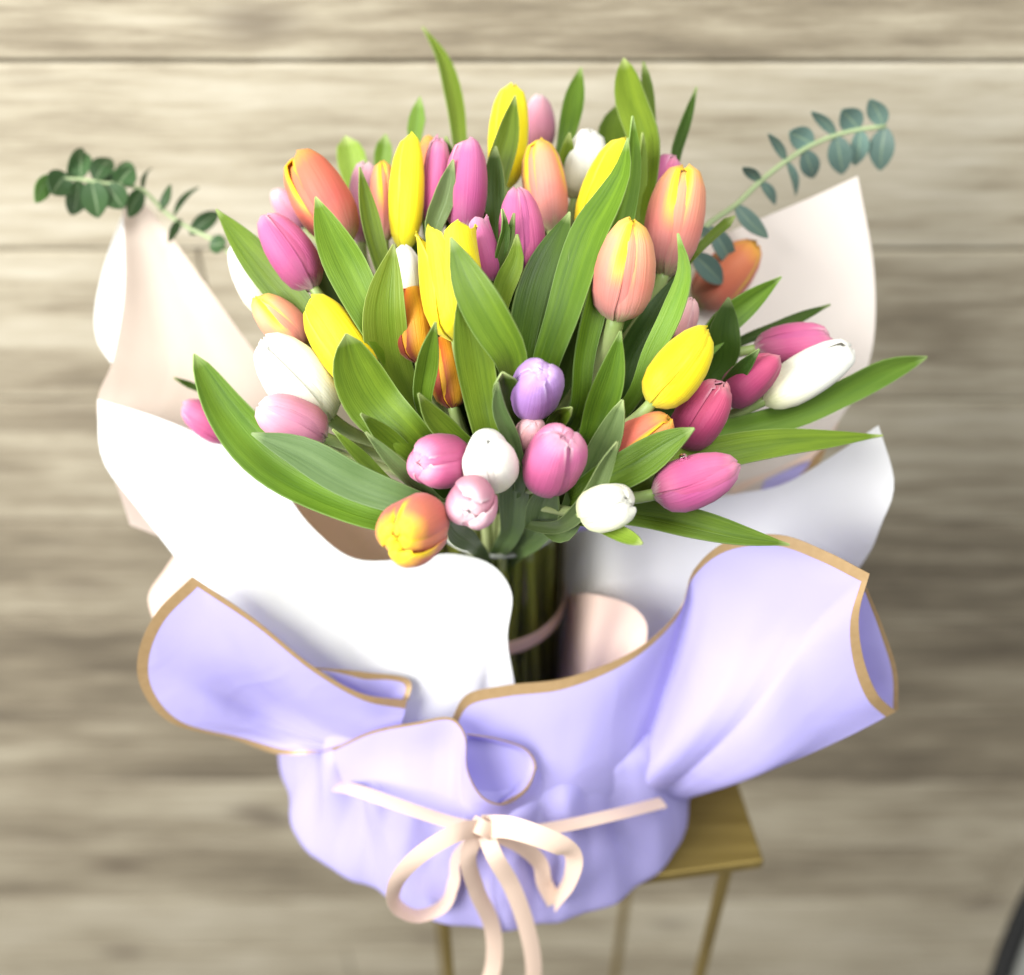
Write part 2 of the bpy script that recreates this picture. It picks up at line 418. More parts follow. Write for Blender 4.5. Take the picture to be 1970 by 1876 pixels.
# ------------------------------------------------------------------ brass plant table
TB = rel(0.200, 0.467, ZT)                # its front right corner
ang = math.radians(8.5)
ex = np.array([math.cos(ang), math.sin(ang), 0]); ey = np.array([-math.sin(ang), math.cos(ang), 0]); ez = np.array([0, 0, 1.0])
TW, TD = 0.275, 0.27
tab = empty('side_table', TB - ex*TW/2 + ey*TD/2 - ez*(H+ZT)); tab.rotation_euler = (0, 0, ang)
tag(tab, 'small square brass side table with thin legs under the wrapped vase', 'table')
HT = H+ZT
box('table_top', (-TW/2, -TD/2, HT-0.012), (TW/2, TD/2, HT), BRASS, tab, 0.002)
for sx in (-1, 1):
    for sy in (-1, 1):
        x, y = sx*(TW/2-0.020), sy*(TD/2-0.020)
        box('leg', (x-.0042, y-.0042, 0.0), (x+.0042, y+.0042, HT-0.012), BRASS, tab, 0.001)
for sy in (-1, 1):
    y = sy*(TD/2-0.020)
    box('stretcher', (-TW/2+.026, y-.004, 0.10), (TW/2-.026, y+.004, 0.108), BRASS, tab, 0.001)
for sx in (-1, 1):
    x = sx*(TW/2-0.020)
    box('stretcher', (x-.004, -TD/2+.026, 0.10), (x+.004, TD/2-.026, 0.108), BRASS, tab, 0.001)

# ------------------------------------------------------------------ vase and water
vb = rel(AXIS[0], AXIS[1], ZT+0.006)
vh = ZR-ZT-0.006
vase = lathe('glass_vase', [(0.0, 0.0), (0.047, 0.0), (0.050, 0.004), (0.050, vh-0.0015), (0.0492, vh), (0.0480, vh), (0.0472, vh-0.0015), (0.0472, 0.014), (0.044, 0.011), (0.0, 0.011)], vb, GLASS)
tag(vase, 'clear glass cylinder vase full of tulip stems inside the open wrapping', 'vase')
def rim_highlight():  # pale milky mix paints the highlight ring along the vase mouth
    nt = NT('vase_rim_highlight'); p = nt.n('ShaderNodeBsdfPrincipled'); p.inputs['Base Color'].default_value = (.78, .80, .76, 1); p.inputs['Roughness'].default_value = 0.12
    tr = nt.n('ShaderNodeBsdfTransparent'); mx = nt.n('ShaderNodeMixShader'); mx.inputs[0].default_value = 0.6
    nt.l(tr.outputs[0], mx.inputs[1]); nt.l(p.outputs[0], mx.inputs[2]); nt.l(mx.outputs[0], nt.out.inputs[0]); return nt.m
rimo = lathe('rim', [(0.0489+.0016*math.cos(2*math.pi*q/10), vh+.0005+.0016*math.sin(2*math.pi*q/10)) for q in range(10)], vb, rim_highlight(), vase, closed=True)
wat = lathe('water', [(0.0, 0.0118), (0.0436, 0.0118), (0.0468, 0.0146), (0.0468, vh-0.022), (0.0, vh-0.022)], vb, WATER)
tag(wat, 'clear water round the stems inside the glass vase', 'water')

# ------------------------------------------------------------------ tulips
def petal_mesh(R, L, phi, hw, shape, openness, tipin, spiral, rs, lift=0.0):
    nT, nS = 19, 11
    kt = np.array([0, .05, .13, .27, .43, .60, .76, .89, 1.0])
    kr = np.array({'egg': [.16, .52, .80, .97, 1.0, .92, .72, .45, .12],
                   'slim': [.18, .50, .74, .92, 1.0, .98, .85, .60, .12],
                   'open': [.20, .55, .80, .95, 1.0, 1.0, .98, .98, 1.02],
                   'round': [.16, .56, .85, 1.0, 1.0, .93, .74, .44, .06]}[shape])
    kz = np.array({'round': [0, .05, .13, .29, .48, .68, .86, .97, 1.0], 'egg': [0, .05, .13, .275, .45, .64, .82, .94, 1.0], 'slim': [0, .05, .13, .27, .44, .62, .80, .93, 1.0]}.get(shape, kt))
    kw = np.array([.20, .50, .78, 1.02, 1.09, 1.01, .80, .52, .02])
    vs_, uv = [], []
    w1, w2 = rs.uniform(0, 6.28, 2); tw = rs.uniform(-.05, .05)
    notch = rs.uniform(-.3, .3)
    for i in range(nT):
        t = i/(nT-1); t = 1-(1-t)**1.25
        r0 = np.interp(t, kt, kr); zt = np.interp(t, kt, kz); wd = np.interp(t, kt, kw)*hw
        if t > .93: wd = hw*.52*math.sqrt(max(0, (1-t)/.07))*0.92+.012
        r0 = r0 + openness*(max(0, t-.3)/.7)**1.2
        for j in range(nS):
            s = -1+2*j/(nS-1)
            r = r0*(1+spiral*s*min(1, t*3)) - .140*abs(s)**2.4*min(1, t*2)*min(1, (1-t)*3+.25)
            a = phi + tw*t + s*min(wd/max(r0, .30), 1.25)
            r += .020*math.sin(3.0*s+w1+4*t)*t + .02*math.cos(math.pi*s)*math.sin(math.pi*t)
            r += .03*math.sin(w2+5*s)*max(0, t-.8)*3
            z = zt - (1-t*.6)*.015*s*s + .012*math.sin(w2+3*s)*t - max(0, t-.85)*.5*s*s*.3
            ctr = .0
            x = R*r*math.cos(a); y = R*r*math.sin(a)
            vs_.append((x, y, L*z+lift)); uv.append(((s+1)/2, t))
    return np.array(vs_), grid_faces(nT, nS), uv

TUL = {}
def tulip(key, label, kind, B, T, W, lift=0.0, shape='egg', phi=None, opn=0.0, ratio=1.62, away=False, stem_r=None, group='tulips in the bouquet'):
    rs = np.random.default_rng(abs(hash(key)) % 99991 if isinstance(key, int) else 5)
    cx, cy = (B[0]+T[0])/2, (B[1]+T[1])/2
    dc = dome(cx, cy) - lift
    Wr = W*dc/FP; R = Wr/2*1.0
    pv = (RGT*(T[0]-B[0]) - UPV*(T[1]-B[1]))*dc/FP
    pl = np.linalg.norm(pv); L = ratio*Wr
    if pl < L:
        ax = pv - FWD*math.sqrt(L*L-pl*pl)*(-1 if away else 1)
    else: ax = pv; L = pl
    ax = unit(ax)
    C = P(cx, cy, dc); base = C - ax*L/2
    toc = unit(CAM-C)
    X = unit(toc - ax*(toc@ax)); Y = np.cross(ax, X)
    M = np.stack([X, Y, ax], 1)
    # stem: from the head, bending into the mouth of the vase and down into the water
    hd = base[:2]-AXIS; hn = np.linalg.norm(hd)
    rr = 0.040*min(1.0, hn/0.16)+rs.uniform(-.006, .006)
    jd = unit(hd)+rs.uniform(-.35, .35, 2); jd = unit(jd)
    mouth = np.array([AXIS[0]+jd[0]*rr, AXIS[1]+jd[1]*rr, ZR+H+.004])
    la = math.atan2(jd[1], jd[0])+rs.uniform(-1.0, 1.0); lr = min(rr*rs.uniform(.85, 1.15), .0425)
    low = np.array([AXIS[0]+math.cos(la)*lr, AXIS[1]+math.sin(la)*lr, ZT+H+.024])
    dist = np.linalg.norm(base-mouth)
    p0 = base+ax*0.004; p1 = base-ax*dist*(0.10 if shape == 'round' else 0.22); p3 = mouth; p2 = mouth+unit(mouth-low)*dist*0.40
    ts = np.linspace(0, 1, 22)[:, None]
    cv = (1-ts)**3*p0+3*(1-ts)**2*ts*p1+3*(1-ts)*ts**2*p2+ts**3*p3
    path = np.concatenate([cv, mouth+(low-mouth)*np.linspace(.12, 1, 9)[:, None]])
    root = empty('tulip', low)
    tag(root, label, 'tulip', group)
    sr = stem_r or min(max(.115*Wr, .0034), .0046)
    keep(tube('stem', path[::-1], np.linspace(sr*.85, sr, len(path)), STEM, None, 10), root)
    if phi is None: phi = rs.uniform(0, 120)
    for ring in (1, 0):
        for k in range(3):
            a = math.radians(phi+120*k+60*ring)
            Rk = R*(.90 if ring else 1.0)*(1+rs.uniform(-.015, .015))
            Lk = L*(1.0 if ring == 0 else .985)*(1+rs.uniform(-.03, .02))
            v, f, uv = petal_mesh(Rk, Lk, a, 1.0, shape, (opn*rs.uniform(.4, 1.6)+rs.uniform(-.02, .07) if ring == 0 or shape == 'open' else opn*.12-.03), 1, .072, rs)
            vw = base + v@M.T
            keep(make_obj('petal', vw, f, PM[kind], None, uv, True, .0007, offset=-1), root)
    TUL[key] = (root, path, mouth)
    return root

def leaf(key, pts, W, lt=0.0, lb=None, m='g', roll=None, fold=0.35, pk=0.5, blunt=0.0, attach=True, wave=0.0, twist=0.0, deep=False):
    """tulip leaf: pts from tip to the last seen point, then on to the stem it grows from"""
    root, path, mouth = TUL[key]
    rs = np.random.default_rng(int(abs(pts[0][0]*13+pts[0][1]*7)) % 9973)
    lb = (lt-.02 if lb is None else lb)-.022
    n = len(pts); c = []
    for i, p in enumerate(pts):
        t = i/(n-1)
        c.append(P(p[0], p[1], dome(*p[:2])-(lt*(1-t)+lb*t)))
    vis = smooth_path(c, 20)
    Lv = np.linalg.norm(np.diff(vis, axis=0), axis=1).sum()
    if attach:
        # nearest suitable point of the stem a little above the rim
        i0 = 15
        if deep: c.append(mouth*.5+path[24]*.5); c.append(path[26])
        else: c.append(path[i0]*0.35+mouth*0.65 + np.array([0, 0, .012]))
    ctr = smooth_path(c, 34)
    seg = np.concatenate([[0], np.cumsum(np.linalg.norm(np.diff(ctr, axis=0), axis=1))])
    T = np.gradient(ctr, axis=0); T /= np.linalg.norm(T, axis=1)[:, None]
    dmid = dome(*pts[n//2][:2])
    Wm = W*(dmid-lt)/FP
    wave = wave or rs.uniform(.02, .11); twist = twist or rs.uniform(-20, 20)
    if roll is None: roll = rs.uniform(-22, 22)
    nS = 9; vs_, uv = [], []
    ph = rs.uniform(0, 6.28)
    for i in range(len(ctr)):
        tau = seg[i]/Lv
        if tau < pk:
            x = tau/pk
            wv = math.sin(math.pi/2*x**(.92-blunt*.45))
        elif tau <= 1: wv = 1-.28*((tau-pk)/(1-pk))**1.6
        else:
            e = (tau-1)/max(seg[-1]/Lv-1, 1e-3); wv = .72-.42*min(e, 1)
        hw = max(Wm*wv/2, .0006)
        view = unit(CAM-ctr[i])
        side = unit(np.cross(T[i], view))
        nrm = unit(np.cross(side, T[i]))
        a = math.radians(roll+twist*(1-min(tau, 1.2)))
        sd = side*math.cos(a)+nrm*math.sin(a); nm = unit(np.cross(sd, T[i]))
        if nm@view < 0: nm = -nm
        for j in range(nS):
            s = -1+2*j/(nS-1)
            up = fold*hw*(abs(s)**1.15) + wave*hw*math.sin(ph+tau*9+s*1.5)*abs(s)
            vs_.append(ctr[i]+sd*s*hw*math.cos(min(abs(fold), .9)*.5)+nm*up)
            uv.append(((s+1)/2, 1-seg[i]/seg[-1]))
    o = make_obj('leaf', vs_, grid_faces(len(ctr), nS), LM[m], None, uv, True, .0009)
    keep(o, root); return o

# key, label, colour, base, tip, width ...
tulip(1, 'tall coral tulip with yellow petal edges, upper left above the smooth purple-pink tulip', 'OR', (668,468), (572,298), 116, .004, 'slim', phi=18)
tulip(2, 'closed purple-pink tulip leaning left, at the upper left edge of the bouquet', 'PK', (604,556), (508,414), 92, .012, 'egg', phi=72)
tulip(3, 'faint pale pink tulip, blurred, behind the tall coral tulip at upper left', 'LP', (585,430), (530,372), 56, -.075)
tulip(4, 'blurred whitish-pink tulip between the tall coral tulip and a narrow dark leaf', 'LP', (695,470), (704,312), 62, -.04, 'slim')
tulip(5, 'small blurred peach tulip with yellow seam, left of the tall blurred yellow tulip', 'PC', (738,468), (735,308), 56, -.02, 'slim', phi=62)
tulip(6, 'tall plain yellow tulip standing upright left of the big pink tulip at the back', 'YE', (777,482), (790,258), 70, .0, 'slim', phi=30)
tulip(7, 'coral tulip mostly hidden behind the tall yellow tulip, only its tip showing', 'OR', (832,392), (824,262), 52, -.045, 'slim')
tulip(8, 'narrow deep pink tulip half hidden between tall yellow and big pink tulips', 'PK', (836,452), (846,262), 58, -.006, 'slim', phi=0)
tulip(9, 'big smooth pink tulip at the back, above the open yellow tulip', 'PK', (893,452), (903,268), 86, .010, 'slim', phi=8)
tulip(10, 'yellow tulip at the top of the bouquet, split by a green leaf in front', 'YE', (972,362), (988,162), 80, -.010, 'slim')
tulip(11, 'blurred pink tulip at the very top, right of the topmost yellow tulip', 'LP', (1040,290), (1036,182), 62, -.045)
tulip(12, 'softly blurred peach tulip with a yellow tip, below the topmost pink one', 'PC', (1062,445), (1038,266), 88, -.008, 'slim', phi=10)
tulip(13, 'light magenta tulip with a white frayed edge, left of the blurred peach tulip', 'PK', (1008,532), (996,362), 92, .012, 'egg', phi=64)
tulip(14, 'blurred white tulip behind the leaf-wrapped yellow tulip at the upper right', 'WH', (1106,385), (1140,248), 78, -.028, 'slim')
tulip(15, 'yellow tulip leaning right, half wrapped by a tall folded green leaf', 'YE', (1124,460), (1206,266), 88, .006, 'slim')
tulip(16, 'dusky pink tulip peeking out behind the large peach tulip at right', 'PK', (1236,412), (1298,298), 68, -.018, 'slim', phi=60)
tulip(17, 'large peach-pink tulip with a bright yellow seam, behind the rounder peach one', 'PC', (1275,530), (1318,320), 114, .004, 'slim', phi=58)
tulip(18, 'round peach tulip with yellow top on a clear pale stem, right of centre', 'PC', (1186,614), (1214,428), 122, .026, 'egg', phi=-62, stem_r=.0058)
tulip(19, 'open bright yellow tulip with pointed petals in the middle of the bouquet', 'YE', (882,655), (860,438), 126, .026, 'open', phi=20, opn=-.05)
tulip(20, 'pink tulip with whitish tips tucked behind the open yellow tulip', 'PK', (944,552), (910,424), 76, .014, 'open', opn=-.12)
tulip(21, 'white tulip almost hidden behind a broad leaf and the flame orange tulip', 'WH', (795,590), (776,470), 66, .0)
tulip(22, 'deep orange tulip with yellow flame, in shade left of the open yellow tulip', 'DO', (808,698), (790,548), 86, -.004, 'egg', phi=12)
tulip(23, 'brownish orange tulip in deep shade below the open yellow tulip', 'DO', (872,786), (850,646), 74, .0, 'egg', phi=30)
tulip(24, 'single lavender tulip with a ruffled tip at the centre of the bouquet', 'LV', (1022,782), (1040,716), 100, .036, 'round', phi=-20, ratio=1.45, opn=.14)
tulip(25, 'small dusty pink bud tucked behind the plump pink tulip at front', 'DU', (1010,858), (1029,812), 62, .022, 'round', ratio=1.4)
tulip(26, 'plump pink tulip with one petal parted, front of the bouquet right of the white one', 'PK', (1048,932), (1082,838), 116, .034, 'round', phi=-25, opn=.20, ratio=1.35)
tulip(27, 'small round white tulip facing forward, front centre of the bouquet', 'WH', (946,922), (938,854), 110, .036, 'round', phi=50, ratio=1.25, opn=.06)
tulip(28, 'purple-pink tulip lying sideways left of the small round white tulip', 'PK', (884,886), (806,892), 106, .032, 'round', phi=62, ratio=1.3, opn=.16)
tulip(29, 'pale pink tulip seen end on, hanging below the small white tulip', 'LP', (911,950), (903,984), 98, .046, 'round', phi=0, ratio=1.1, opn=.30)
tulip(30, 'coral tulip with yellow centre drooping over the white paper, lowest of the bouquet', 'OY', (822,1000), (768,1034), 128, .052, 'round', phi=8, ratio=1.15, opn=.22)
tulip(31, 'greenish white tulip pointing right, at the lower right above the vase rim', 'GW', (1128,990), (1206,958), 92, .030, 'round', phi=70, ratio=1.3, opn=.16)
tulip(32, 'small coral tulip with yellow seam behind a folded leaf at lower right', 'OR', (1178,892), (1284,806), 98, .012, 'egg', phi=62)
tulip(33, 'glossy yellow tulip leaning right, below the round peach tulip', 'YE', (1252,778), (1362,634), 104, .032, 'egg', phi=-58)
tulip(34, 'deep purple-pink tulip with parted petals behind the glossy yellow tulip', 'DP', (1312,858), (1388,738), 96, .010, 'egg', phi=50, opn=.14)
tulip(35, 'dark rose tulip crossed by a narrow dark leaf, at the right', 'DP', (1396,772), (1494,688), 84, .008, 'egg', phi=0)
tulip(36, 'lilac-pink tulip lying behind the white tulip at the far right', 'PK', (1450,672), (1600,650), 78, -.012, 'slim', phi=20)
tulip(37, 'large white tulip pointing right at the far right of the bouquet', 'WH', (1468,772), (1640,672), 92, .008, 'slim', phi=20)
tulip(38, 'bright pink tulip pointing right with a water drop, lower right', 'PK', (1258,952), (1422,894), 108, .030, 'egg', phi=-55)
tulip(39, 'small dusty pink tulip behind a twisted leaf, right of the round peach tulip', 'DU', (1300,652), (1328,578), 56, -.010, 'egg')
tulip(40, 'blurred red and yellow tulip behind the eucalyptus leaves at right', 'OR', (1346,582), (1452,474), 100, -.095, 'egg', phi=0)
tulip(41, 'pale pink tulip with a dark slit, in front of the large white tulip at left', 'LP', (622,842), (504,782), 98, .030, 'round', phi=-58, ratio=1.45)
tulip(42, 'large white tulip with ragged tip petals at the left', 'WH', (630,804), (512,658), 126, .016, 'egg', phi=62, opn=.10)
tulip(43, 'yellow tulip with a knobbly tip leaning left behind a notched leaf', 'YE', (712,746), (600,574), 104, .012, 'slim', phi=25)
tulip(44, 'peach tulip leaning left behind the large white tulip at left', 'PC', (585,668), (498,574), 84, -.002, 'egg', phi=58)
tulip(45, 'white tulip at the far left behind a long slanting leaf', 'WH', (522,605), (450,468), 76, -.012, 'egg')
tulip(46, 'blurred pink tulip at the far left beyond the big left leaf', 'PK', (452,838), (352,780), 72, -.030, 'egg')

# ------------------------------------------------------------------ tulip leaves
leaf(42, [(373,681),(432,790),(510,880),(620,945),(760,992)], 100, .020, .0, 'g', 8, .25, .42, .5)
leaf(41, [(484,834),(575,868),(680,925),(800,968)], 78, .064, .046, 'b', -14, .3, .5, .1)
leaf(43, [(666,642),(682,708),(720,778),(797,850)], 112, .056, .036, 'g', 0, .2, .55, .6)
leaf(22, [(757,470),(738,600),(752,700),(786,772)], 92, .042, -.005, 'l', 0, .22, .50, .1)
leaf(1, [(607,379),(640,462),(685,555),(728,640)], 84, .040, .034, 'g', 10, .2, .55)
leaf(45, [(416,403),(490,492),(556,570),(618,640)], 74, .022, .01, 'g', -5, .2, .6)
leaf(2, [(622,482),(642,560),(680,645)], 78, -.002, -.02, 'b', 0, .2, .5)
leaf(4, [(692,322),(706,400),(725,480),(752,562)], 42, .024, .01, 'g', 20, .3, .5)
leaf(8, [(872,307),(853,382),(832,450)], 44, .034, .02, 'b', 14, .3, .6)
leaf(9, [(858,262),(862,312),(860,362)], 34, .016, .0, 'd', 0, .3, .6)
leaf(7, [(813,52),(850,112),(872,192),(884,282)], 40, -.03, -.03, 'l', 22, .25, .6)
leaf(6, [(808,186),(803,228),(798,272)], 34, -.03, -.03, 'l', 0, .3, .6)
leaf(3, [(664,262),(676,305),(684,350)], 58, -.06, -.06, 'l', 0, .3, .6, .8)
leaf(5, [(742,258),(738,290),(736,330)], 36, -.06, -.06, 'l', 0, .3, .6, .6)
leaf(10, [(991,184),(976,262),(956,332),(945,402)], 52, .022, .01, 'g', 12, .3, .55)
leaf(12, [(954,281),(952,345),(955,425)], 48, .026, .01, 'd', -10, .3, .55)
leaf(11, [(1118,130),(1102,202),(1084,285)], 42, -.02, -.02, 'g', 12, .25, .5)
leaf(12, [(1096,255),(1092,292),(1084,332)], 30, .0, -.01, 'g', 0, .3, .6)
leaf(16, [(1200,113),(1214,190),(1241,270),(1240,340),(1224,425)], 66, .012, .01, 'g', -18, .45, .4, .5)
leaf(16, [(1238,119),(1243,160),(1246,215),(1248,290)], 30, .006, .0, 'g', 30, .3, .5, .4)
leaf(17, [(1340,168),(1323,224),(1302,286),(1292,330)], 24, -.006, -.01, 'd', 20, .4, .6)
leaf(14, [(1196,196),(1178,250),(1182,322)], 58, -.045, -.04, 'g', 0, .2, .6)
leaf(15, [(1208,266),(1198,330),(1176,376),(1136,446),(1112,512),(1082,610),(1050,700)], 78, .052, .028, 'g', -10, .25, .52, .0)
leaf(15, [(1217,224),(1216,300),(1200,385),(1176,480),(1146,575),(1122,680),(1108,792)], 58, .048, .014, 'g', 24, .4, .35)
leaf(17, [(1236,256),(1234,300),(1226,365),(1212,440)], 34, .012, .01, 'l', 40, .4, .5, .3)
leaf(13, [(1096,408),(1052,520),(1022,640),(1010,720)], 98, .030, .012, 'd', 10, .2, .6)
leaf(19, [(867,457),(904,540),(948,622),(985,692)], 90, .074, .058, 'g', -8, .35, .6)
leaf(23, [(889,551),(906,650),(925,762),(944,862)], 78, .060, .03, 'g', 6, .30, .45, .2)
leaf(20, [(995,451),(992,500),(968,556),(955,622)], 46, .044, .02, 'l', 10, .35, .5)
leaf(13, [(966,402),(972,440),(962,490),(950,548)], 24, .046, .03, 'd', 20, .4, .5)
leaf(13, [(989,410),(982,450),(968,500),(954,550)], 24, .040, .03, 'd', -10, .4, .5)
leaf(20, [(1016,500),(1004,570),(985,645)], 62, .008, -.02, 'd', 0, .2, .6, .4)
leaf(22, [(838,620),(822,700),(814,782)], 46, .054, .03, 'g', 10, .35, .55)
leaf(23, [(805,757),(832,800),(868,838),(912,876)], 50, .050, .03, 'g', 10, .35, .55)
leaf(24, [(966,716),(978,760),(1000,815)], 62, .052, .03, 'd', 0, .5, .4, .9)
leaf(24, [(957,735),(962,790),(986,850),(1000,925)], 34, .058, .03, 'b', 0, .4, .5, .3)
leaf(25, [(1100,784),(1078,802),(1058,828)], 38, .034, .02, 'g', 0, .5, .5, .5)
leaf(18, [(1194,637),(1176,720),(1152,792),(1130,855)], 66, .044, .02, 'g', 6, .3, .6)
leaf(32, [(1198,769),(1170,842),(1140,902),(1110,962),(1086,1020)], 62, .038, .0, 'b', 0, .35, .42, .4)
leaf(33, [(1304,449),(1318,522),(1295,602),(1256,682),(1222,762)], 48, .046, .02, 'l', -20, .35, .5)
leaf(39, [(1312,520),(1262,618),(1218,702),(1196,792)], 78, .0, -.01, 'd', 0, .2, .6)
leaf(40, [(1414,416),(1372,452),(1330,496)], 20, .0, .0, 'g', 0, .4, .2, .9)
leaf(36, [(1503,533),(1444,578),(1388,625),(1340,684)], 56, -.012, -.01, 'g', 10, .3, .6)
leaf(39, [(1402,572),(1392,640),(1385,705)], 66, -.010, -.01, 'd', 0, .2, .6)
leaf(36, [(1597,586),(1500,628),(1412,664)], 24, -.020, -.02, 'd', 0, .4, .5)
leaf(35, [(1461,672),(1425,712),(1390,748)], 34, .032, .02, 'd', 10, .4, .6)
leaf(37, [(1783,687),(1705,712),(1625,752),(1540,792),(1440,820),(1340,845)], 60, .014, .0, 'l', 0, .3, .28, .2, twist=40)
leaf(38, [(1698,838),(1602,845),(1500,852),(1400,868),(1300,895),(1200,940)], 66, .022, .01, 'g', 0, .25, .65)
leaf(32, [(1336,824),(1288,852),(1228,892),(1160,928),(1108,962)], 78, .050, .02, 'g', -8, .30, .5, .3)
leaf(31, [(1188,850),(1166,892),(1142,945),(1112,985),(1082,1010)], 42, .056, .02, 'b', 10, .35, .5, .3)
leaf(38, [(1519,1048),(1430,1032),(1340,1010),(1250,990),(1160,982)], 62, .022, .0, 'g', 0, .35, .6)
leaf(31, [(1236,1046),(1186,1024),(1132,1004)], 32, .044, .02, 'l', 0, .3, .4, .7)
leaf(30, [(858,1000),(880,1026),(908,1046)], 50, .02, -.045, 'b', 0, .2, .6, .6, deep=True)
leaf(29, [(994,880),(990,950),(984,1020)], 66, .026, -.062, 'b', 0, .4, .5, .4, deep=True)
leaf(26, [(1068,930),(1048,980),(1030,1030)], 74, .022, -.064, 'b', 0, .4, .5, .6, deep=True)
leaf(28, [(694,796),(738,838),(790,880)], 44, .050, .03, 'g', 10, .3, .6)
leaf(28, [(703,831),(758,888),(802,930),(850,972)], 34, .052, .03, 'b', 0, .4, .5)
leaf(42, [(640,826),(690,876),(748,930)], 28, .034, .02, 'l', 20, .4, .6)
leaf(46, [(335,727),(358,738),(392,752)], 14, -.03, -.03, 'd', 0, .4, .6)
# filler leaves, added in the deepest green to darken gaps between the stems
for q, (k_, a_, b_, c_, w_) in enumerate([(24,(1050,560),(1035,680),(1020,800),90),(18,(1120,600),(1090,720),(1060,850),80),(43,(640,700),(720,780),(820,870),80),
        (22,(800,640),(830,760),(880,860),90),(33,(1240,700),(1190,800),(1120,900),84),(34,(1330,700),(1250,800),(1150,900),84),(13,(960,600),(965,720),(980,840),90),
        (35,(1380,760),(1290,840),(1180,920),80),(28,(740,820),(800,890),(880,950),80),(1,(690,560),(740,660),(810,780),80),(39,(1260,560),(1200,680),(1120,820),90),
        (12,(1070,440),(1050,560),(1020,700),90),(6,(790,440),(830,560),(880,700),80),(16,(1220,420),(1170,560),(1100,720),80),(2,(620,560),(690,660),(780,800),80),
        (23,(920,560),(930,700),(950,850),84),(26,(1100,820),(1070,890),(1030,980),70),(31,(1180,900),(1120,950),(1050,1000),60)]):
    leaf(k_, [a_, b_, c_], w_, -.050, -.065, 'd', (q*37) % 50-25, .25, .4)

# water drop on the lower right pink tulip
def drop(px, py, d, r):
    n, m = 8, 12; vs_, fs = [], []
    c = P(px, py, d)
    for i in range(n+1):
        a = math.pi*i/n
        for j in range(m):
            b = 2*math.pi*j/m
            vs_.append(c+r*np.array([math.sin(a)*math.cos(b), math.sin(a)*math.sin(b), .8*math.cos(a)]))
    for i in range(n):
        for j in range(m): fs.append((i*m+j, i*m+(j+1) % m, (i+1)*m+(j+1) % m, (i+1)*m+j))
    return make_obj('water_drop', vs_, fs, glass_mat('drop_water', 1.33, (1, 1, 1)))
tag(drop(1314, 879, dome(1340, 920)-.040, .0024), 'clear water drop on the upper edge of the bright pink tulip at lower right', 'water drop')

# ------------------------------------------------------------------ paper
def sheet(name, rows, mat, nu=46, nv=22, trim=None, corners=(), thick=.00035, parent=None, gather=None):
    """rows of (px,py,d) from the visible edge inwards; d may be given as ('c', r): on the body of radius r"""
    ctrl = []
    for r in rows:
        ctrl.append([P(p[0], p[1], cyl(p[0], p[1], p[2][1]) if isinstance(p[2], tuple) else p[2]) if len(p) == 3 else rel(*p[:3]) for p in r])
    ctrl = np.array(ctrl)
    nr, nc = ctrl.shape[:2]
    ku = knots(ctrl[0])
    tu = list(np.linspace(0, 1, nu))
    for c_ in corners: tu[int(np.argmin(np.abs(np.array(tu)-ku[c_])))] = ku[c_]
    tu = sorted(tu)
    if gather is None: gather = (.0016, 2.1) if mat is LAV and nu > 60 else (.0005, 1.6)
    rowsD = np.array([hermite(ctrl[i], ku, tu, corners) for i in range(nr)])      # nr, nu, 3
    kv = knots(ctrl[:, nc//2]) if nr > 2 else np.array([0, 1.0])
    tv = np.linspace(0, 1, 60)
    dense = hermite(rowsD, kv, tv)                                                 # 60, nu, 3
    du = np.gradient(dense, axis=1); dv = np.gradient(dense, axis=0); nn = np.cross(du, dv); nn /= np.linalg.norm(nn, axis=2)[..., None]+1e-12
    ph = ctrl[0, 0, 0]*31
    fold = np.arcsin(np.sin(np.array(tu)*gather[1]*6.28+ph))*.45+np.arcsin(np.sin(np.array(tu)*gather[1]*14.1+2.2*ph))*.25
    dense = dense + nn*(gather[0]*fold[None, :]*np.sin(np.pi*np.clip(tv, 0, 1)**1.15)[:, None]**1.3)[..., None]
    out = np.zeros((nv, nu, 3)); tr = np.zeros((3, nu, 3))
    for j in range(nu):
        pl = dense[:, j]; L = np.concatenate([[0], np.cumsum(np.linalg.norm(np.diff(pl, axis=0), axis=1))])
        w_ = 0.0 if not trim else min(trim, L[-1]*.45)
        ss = np.linspace(w_, L[-1], nv)
        for c in range(3):
            out[:, j, c] = np.interp(ss, L, pl[:, c])
            if trim: tr[:, j, c] = np.interp([0, w_/2, w_], L, pl[:, c])
    uv = [(j/(nu-1), i/(nv-1)) for i in range(nv) for j in range(nu)]
    o = make_obj(name, out.reshape(-1, 3), grid_faces(nv, nu), mat, None, uv, True, thick)
    if parent is not None: keep(o, parent)
    if trim:
        t = make_obj('gold_trim', tr.reshape(-1, 3), grid_faces(3, nu), GOLD, None, None, True, thick*1.3)
        keep(t, parent if parent is not None else o)
    return o

